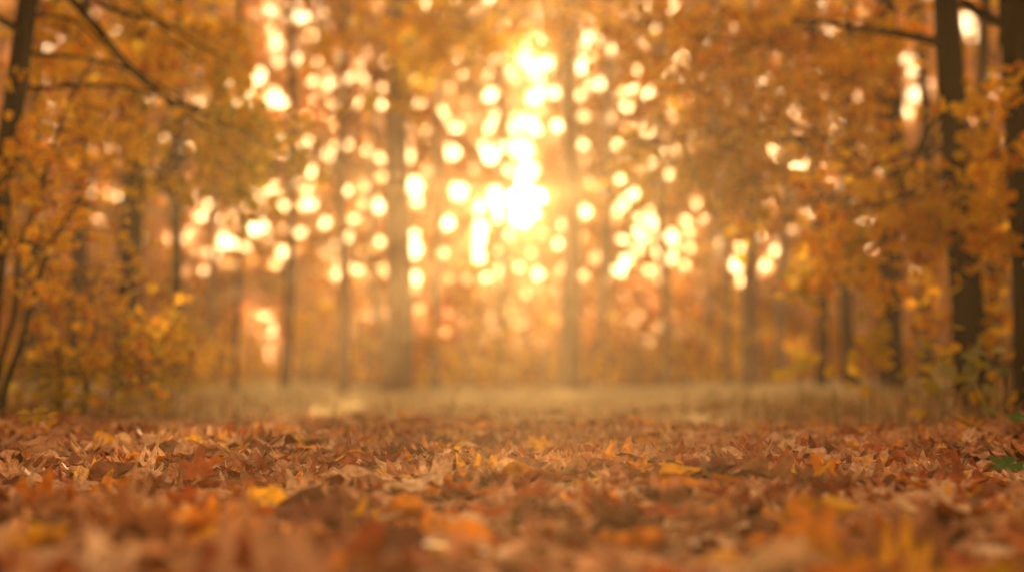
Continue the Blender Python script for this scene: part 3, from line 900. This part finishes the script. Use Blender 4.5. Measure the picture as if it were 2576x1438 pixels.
# understory bushes on the far side of the clearing
for i, (px, d, hpx, wpx, m, lab) in enumerate([
        (640, 38, 190, 60, Y_, 'pale yellow far bush inside the pale opening on the left'), (760, 37, 220, 60, G_, 'golden far bush right of the pale opening'), (815, 42, 260, 70, G_, 'tall golden far bush beside the thin straight trunk'),
        (925, 40, 230, 60, O_, 'orange far bush left of the widest grey trunk'), (1090, 36, 190, 70, G_, 'golden far bush right of the widest grey trunk'), (1180, 41, 250, 80, G_, 'tall golden far bush left below the sun'),
        (1270, 37, 160, 70, O_, 'low orange far bush below the sun'), (1370, 41, 240, 80, G_, 'tall golden far bush right below the sun'), (1480, 39, 200, 60, O_, 'orange far bush between the broad pinkish trunk and the next'),
        (1600, 41, 220, 80, G_, 'amber far bush under the light spots on the right'), (1720, 39, 210, 80, O_, 'brownish far bush in the mist on the right'), (1830, 36, 180, 60, O_, 'rust far bush left of the stout hazy trunk'),
        (1935, 32, 200, 60, O_, 'rust far bush right of the stout hazy trunk'), (540, 31, 160, 50, G_, 'amber far bush left of the slimmest pole'), (460, 24, 170, 60, O_, 'orange far bush behind the yellow bush')]):
    b = gnd(px, d)
    T = empty('bush', b, lab, 'bush', 'bushes beyond the clearing')
    h = hpx / F * d * K; wd = wpx / F * d * K
    mbt = MB(); mbl = MB()
    for k in range(4):
        e = b + np.array([rng.uniform(-wd, wd) * .8, rng.uniform(-.5, .5), h * rng.uniform(.6, 1)])
        tube(mbt, smooth_path([b + np.array([rng.uniform(-.15, .15), 0, 0]), (b + e) / 2, e], 7), [.03, .02, .006], 5)
    for k in range(9):
        c = b + np.array([rng.uniform(-wd, wd), rng.uniform(-.8, .8), h * (.15 + .8 * (k / 9))])
        twigs_and_leaves(None, mbl, c, (wd * .6, .6, h * .14), 6, .13, (4, 9), m, droop=.1)
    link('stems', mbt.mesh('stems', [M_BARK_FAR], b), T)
    link('foliage', mbl.mesh('foliage', MATS5, b), T)

# ------------------------------------------------------------------ grass


def grass(name, n, xf, y0, y1, h0, h1, mat, keep):
    y = rng.uniform(y0, y1, n); x = rng.uniform(-1, 1, n) * xf
    k = rng.uniform(0, 1, n) < keep(x, y)
    x, y = x[k], y[k]; n = len(x)
    z = gz(x, y)
    tuft = .55 + .45 * np.sin(2.7 * x + 1.3 * np.sin(1.7 * y)) * np.sin(2.1 * y + 1.1 * np.sin(1.4 * x))
    h = rng.uniform(h0, h1, n) * (.55 + .8 * tuft); w = rng.uniform(.004, .009, n) * (1 + y / 25)
    an = rng.uniform(0, 6.28, n); lean = rng.uniform(.1, .8, n) * h
    dx, dy = np.cos(an), np.sin(an)
    wx, wy = -np.sin(an + rng.normal(0, 1, n)) * w, np.cos(an) * w
    B = np.stack([x, y, z], -1)
    S = np.stack([wx, wy, np.zeros(n)], -1)
    mid = B + np.stack([dx * lean * .35, dy * lean * .35, h * .6], -1)
    tip = B + np.stack([dx * lean, dy * lean, h * rng.uniform(.75, 1, n)], -1)
    V = np.stack([B - S, B + S, mid + S * .8, mid - S * .8, tip], 1).reshape(-1, 3)
    o = np.arange(n)[:, None] * 5
    me = mesh_np(name, V, [o + np.array([[0, 1, 2, 3]]), o + np.array([[3, 2, 4]])], [mat])
    return setting(link(name, me), 'stuff')


grass('meadow_grass', 70000, 13, 7.8, 33, .05, .16, M_STRAW, lambda x, y: sstep(8.3, 11.0, y + .9 * np.sin(.9 * x + .4) + .5 * np.sin(2.3 * x)) * np.where(np.abs(x) < 1.4 + .40 * y, 1, .0))
grass('undergrowth', 15000, 7.5, 7.2, 14, .08, .28, M_WEED, lambda x, y: sstep(1.5, 2.6, np.abs(x + .15) - .02 * y + .25 * np.sin(2 * y)) * sstep(7.6, 10.2, y + .5 * np.sin(3 * x)) * .85 + .010)

# ------------------------------------------------------------------ haze, sky, sun
sd = ray(1312, 500); sd /= np.linalg.norm(sd)
EL, AZ = math.asin(sd[2]), math.atan2(sd[0], sd[1])

hm = bpy.data.materials.new('haze'); hm.use_nodes = True
N, L = hm.node_tree.nodes, hm.node_tree.links
N.clear()
o = N.new('ShaderNodeOutputMaterial'); v = N.new('ShaderNodeVolumePrincipled')
v.inputs['Color'].default_value = (1.0, .75, .43, 1)
v.inputs['Density'].default_value = .0023
v.inputs['Anisotropy'].default_value = .72
L.new(v.outputs[0], o.inputs['Volume'])
bx0, bx1, by0, by1, bz0, bz1 = -60, 60, -26, 96, -1.2, 19
hv = [(x, y, z) for z in (bz0, bz1) for x, y in ((bx0, by0), (bx1, by0), (bx1, by1), (bx0, by1))]
hf = np.array([(3, 2, 1, 0), (4, 5, 6, 7), (0, 1, 5, 4), (1, 2, 6, 5), (2, 3, 7, 6), (3, 0, 4, 7)])
setting(link('haze', mesh_np('haze', np.array(hv, float), [hf], [hm], smooth=False)), 'stuff')

sun_d = bpy.data.lights.new('sun', 'SUN')
sun_d.energy = 4.2
sun_d.angle = R(.55)
sun_d.color = (1.0, .68, .33)
sun = bpy.data.objects.new('sun', sun_d); COL.objects.link(sun)
sun.rotation_euler = Vector(sd.tolist()).to_track_quat('Z', 'Y').to_euler()
sun.location = (0, 0, 30)

w = bpy.data.worlds.new('World'); sc.world = w
w.use_nodes = True
N, L = w.node_tree.nodes, w.node_tree.links
N.clear()
out = N.new('ShaderNodeOutputWorld'); bg = N.new('ShaderNodeBackground')
sky = N.new('ShaderNodeTexSky'); sky.sky_type = 'NISHITA'; sky.sun_disc = False
sky.sun_elevation = EL; sky.sun_rotation = AZ
sky.dust_density = 3.0
tint = N.new('ShaderNodeMix'); tint.data_type = 'RGBA'; tint.blend_type = 'MULTIPLY'; tint.inputs[0].default_value = 1
tint.inputs[7].default_value = (.17, .13, .08, 1)
L.new(sky.outputs[0], tint.inputs[6])
tc = N.new('ShaderNodeTexCoord')
dot = N.new('ShaderNodeVectorMath'); dot.operation = 'DOT_PRODUCT'; dot.inputs[1].default_value = sd.tolist()
L.new(tc.outputs['Generated'], dot.inputs[0])
mx0 = N.new('ShaderNodeMath'); mx0.operation = 'MAXIMUM'; mx0.inputs[1].default_value = 0
L.new(dot.outputs['Value'], mx0.inputs[0])


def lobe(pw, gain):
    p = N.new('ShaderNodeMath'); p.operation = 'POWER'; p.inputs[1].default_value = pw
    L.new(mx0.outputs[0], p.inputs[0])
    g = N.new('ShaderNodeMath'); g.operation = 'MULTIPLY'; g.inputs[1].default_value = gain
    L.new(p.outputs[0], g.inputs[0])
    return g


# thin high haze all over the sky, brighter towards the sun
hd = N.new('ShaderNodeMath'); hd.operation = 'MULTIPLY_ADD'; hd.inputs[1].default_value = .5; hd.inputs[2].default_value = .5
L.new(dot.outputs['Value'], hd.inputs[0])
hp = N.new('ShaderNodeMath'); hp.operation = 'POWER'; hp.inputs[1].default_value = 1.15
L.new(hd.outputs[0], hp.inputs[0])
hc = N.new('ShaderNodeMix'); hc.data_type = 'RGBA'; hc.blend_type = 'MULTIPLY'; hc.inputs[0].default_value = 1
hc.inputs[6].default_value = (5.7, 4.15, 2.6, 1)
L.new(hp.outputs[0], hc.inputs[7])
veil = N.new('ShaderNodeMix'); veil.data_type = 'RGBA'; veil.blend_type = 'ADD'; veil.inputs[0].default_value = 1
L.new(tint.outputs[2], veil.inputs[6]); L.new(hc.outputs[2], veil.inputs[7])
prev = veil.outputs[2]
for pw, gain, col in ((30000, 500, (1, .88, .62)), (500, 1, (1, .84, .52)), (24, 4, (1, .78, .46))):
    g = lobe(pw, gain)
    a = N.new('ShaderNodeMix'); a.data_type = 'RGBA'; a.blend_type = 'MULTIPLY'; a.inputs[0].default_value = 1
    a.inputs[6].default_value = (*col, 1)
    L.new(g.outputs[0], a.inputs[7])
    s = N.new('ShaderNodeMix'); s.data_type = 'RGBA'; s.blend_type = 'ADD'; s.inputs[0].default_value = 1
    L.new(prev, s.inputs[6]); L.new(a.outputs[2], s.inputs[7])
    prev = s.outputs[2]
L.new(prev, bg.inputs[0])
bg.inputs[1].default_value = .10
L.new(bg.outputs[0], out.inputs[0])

# ------------------------------------------------------------------ render settings
sc.view_settings.view_transform = 'Standard'
sc.view_settings.look = 'None'
sc.view_settings.exposure = 2.15
sc.view_settings.gamma = 1
c = sc.cycles
c.max_bounces = 5
c.diffuse_bounces = 3
c.glossy_bounces = 1
c.transmission_bounces = 3
c.volume_bounces = 1
c.transparent_max_bounces = 4
c.use_denoising = True
c.sample_clamp_indirect = 6
c.caustics_reflective = False
c.caustics_refractive = False
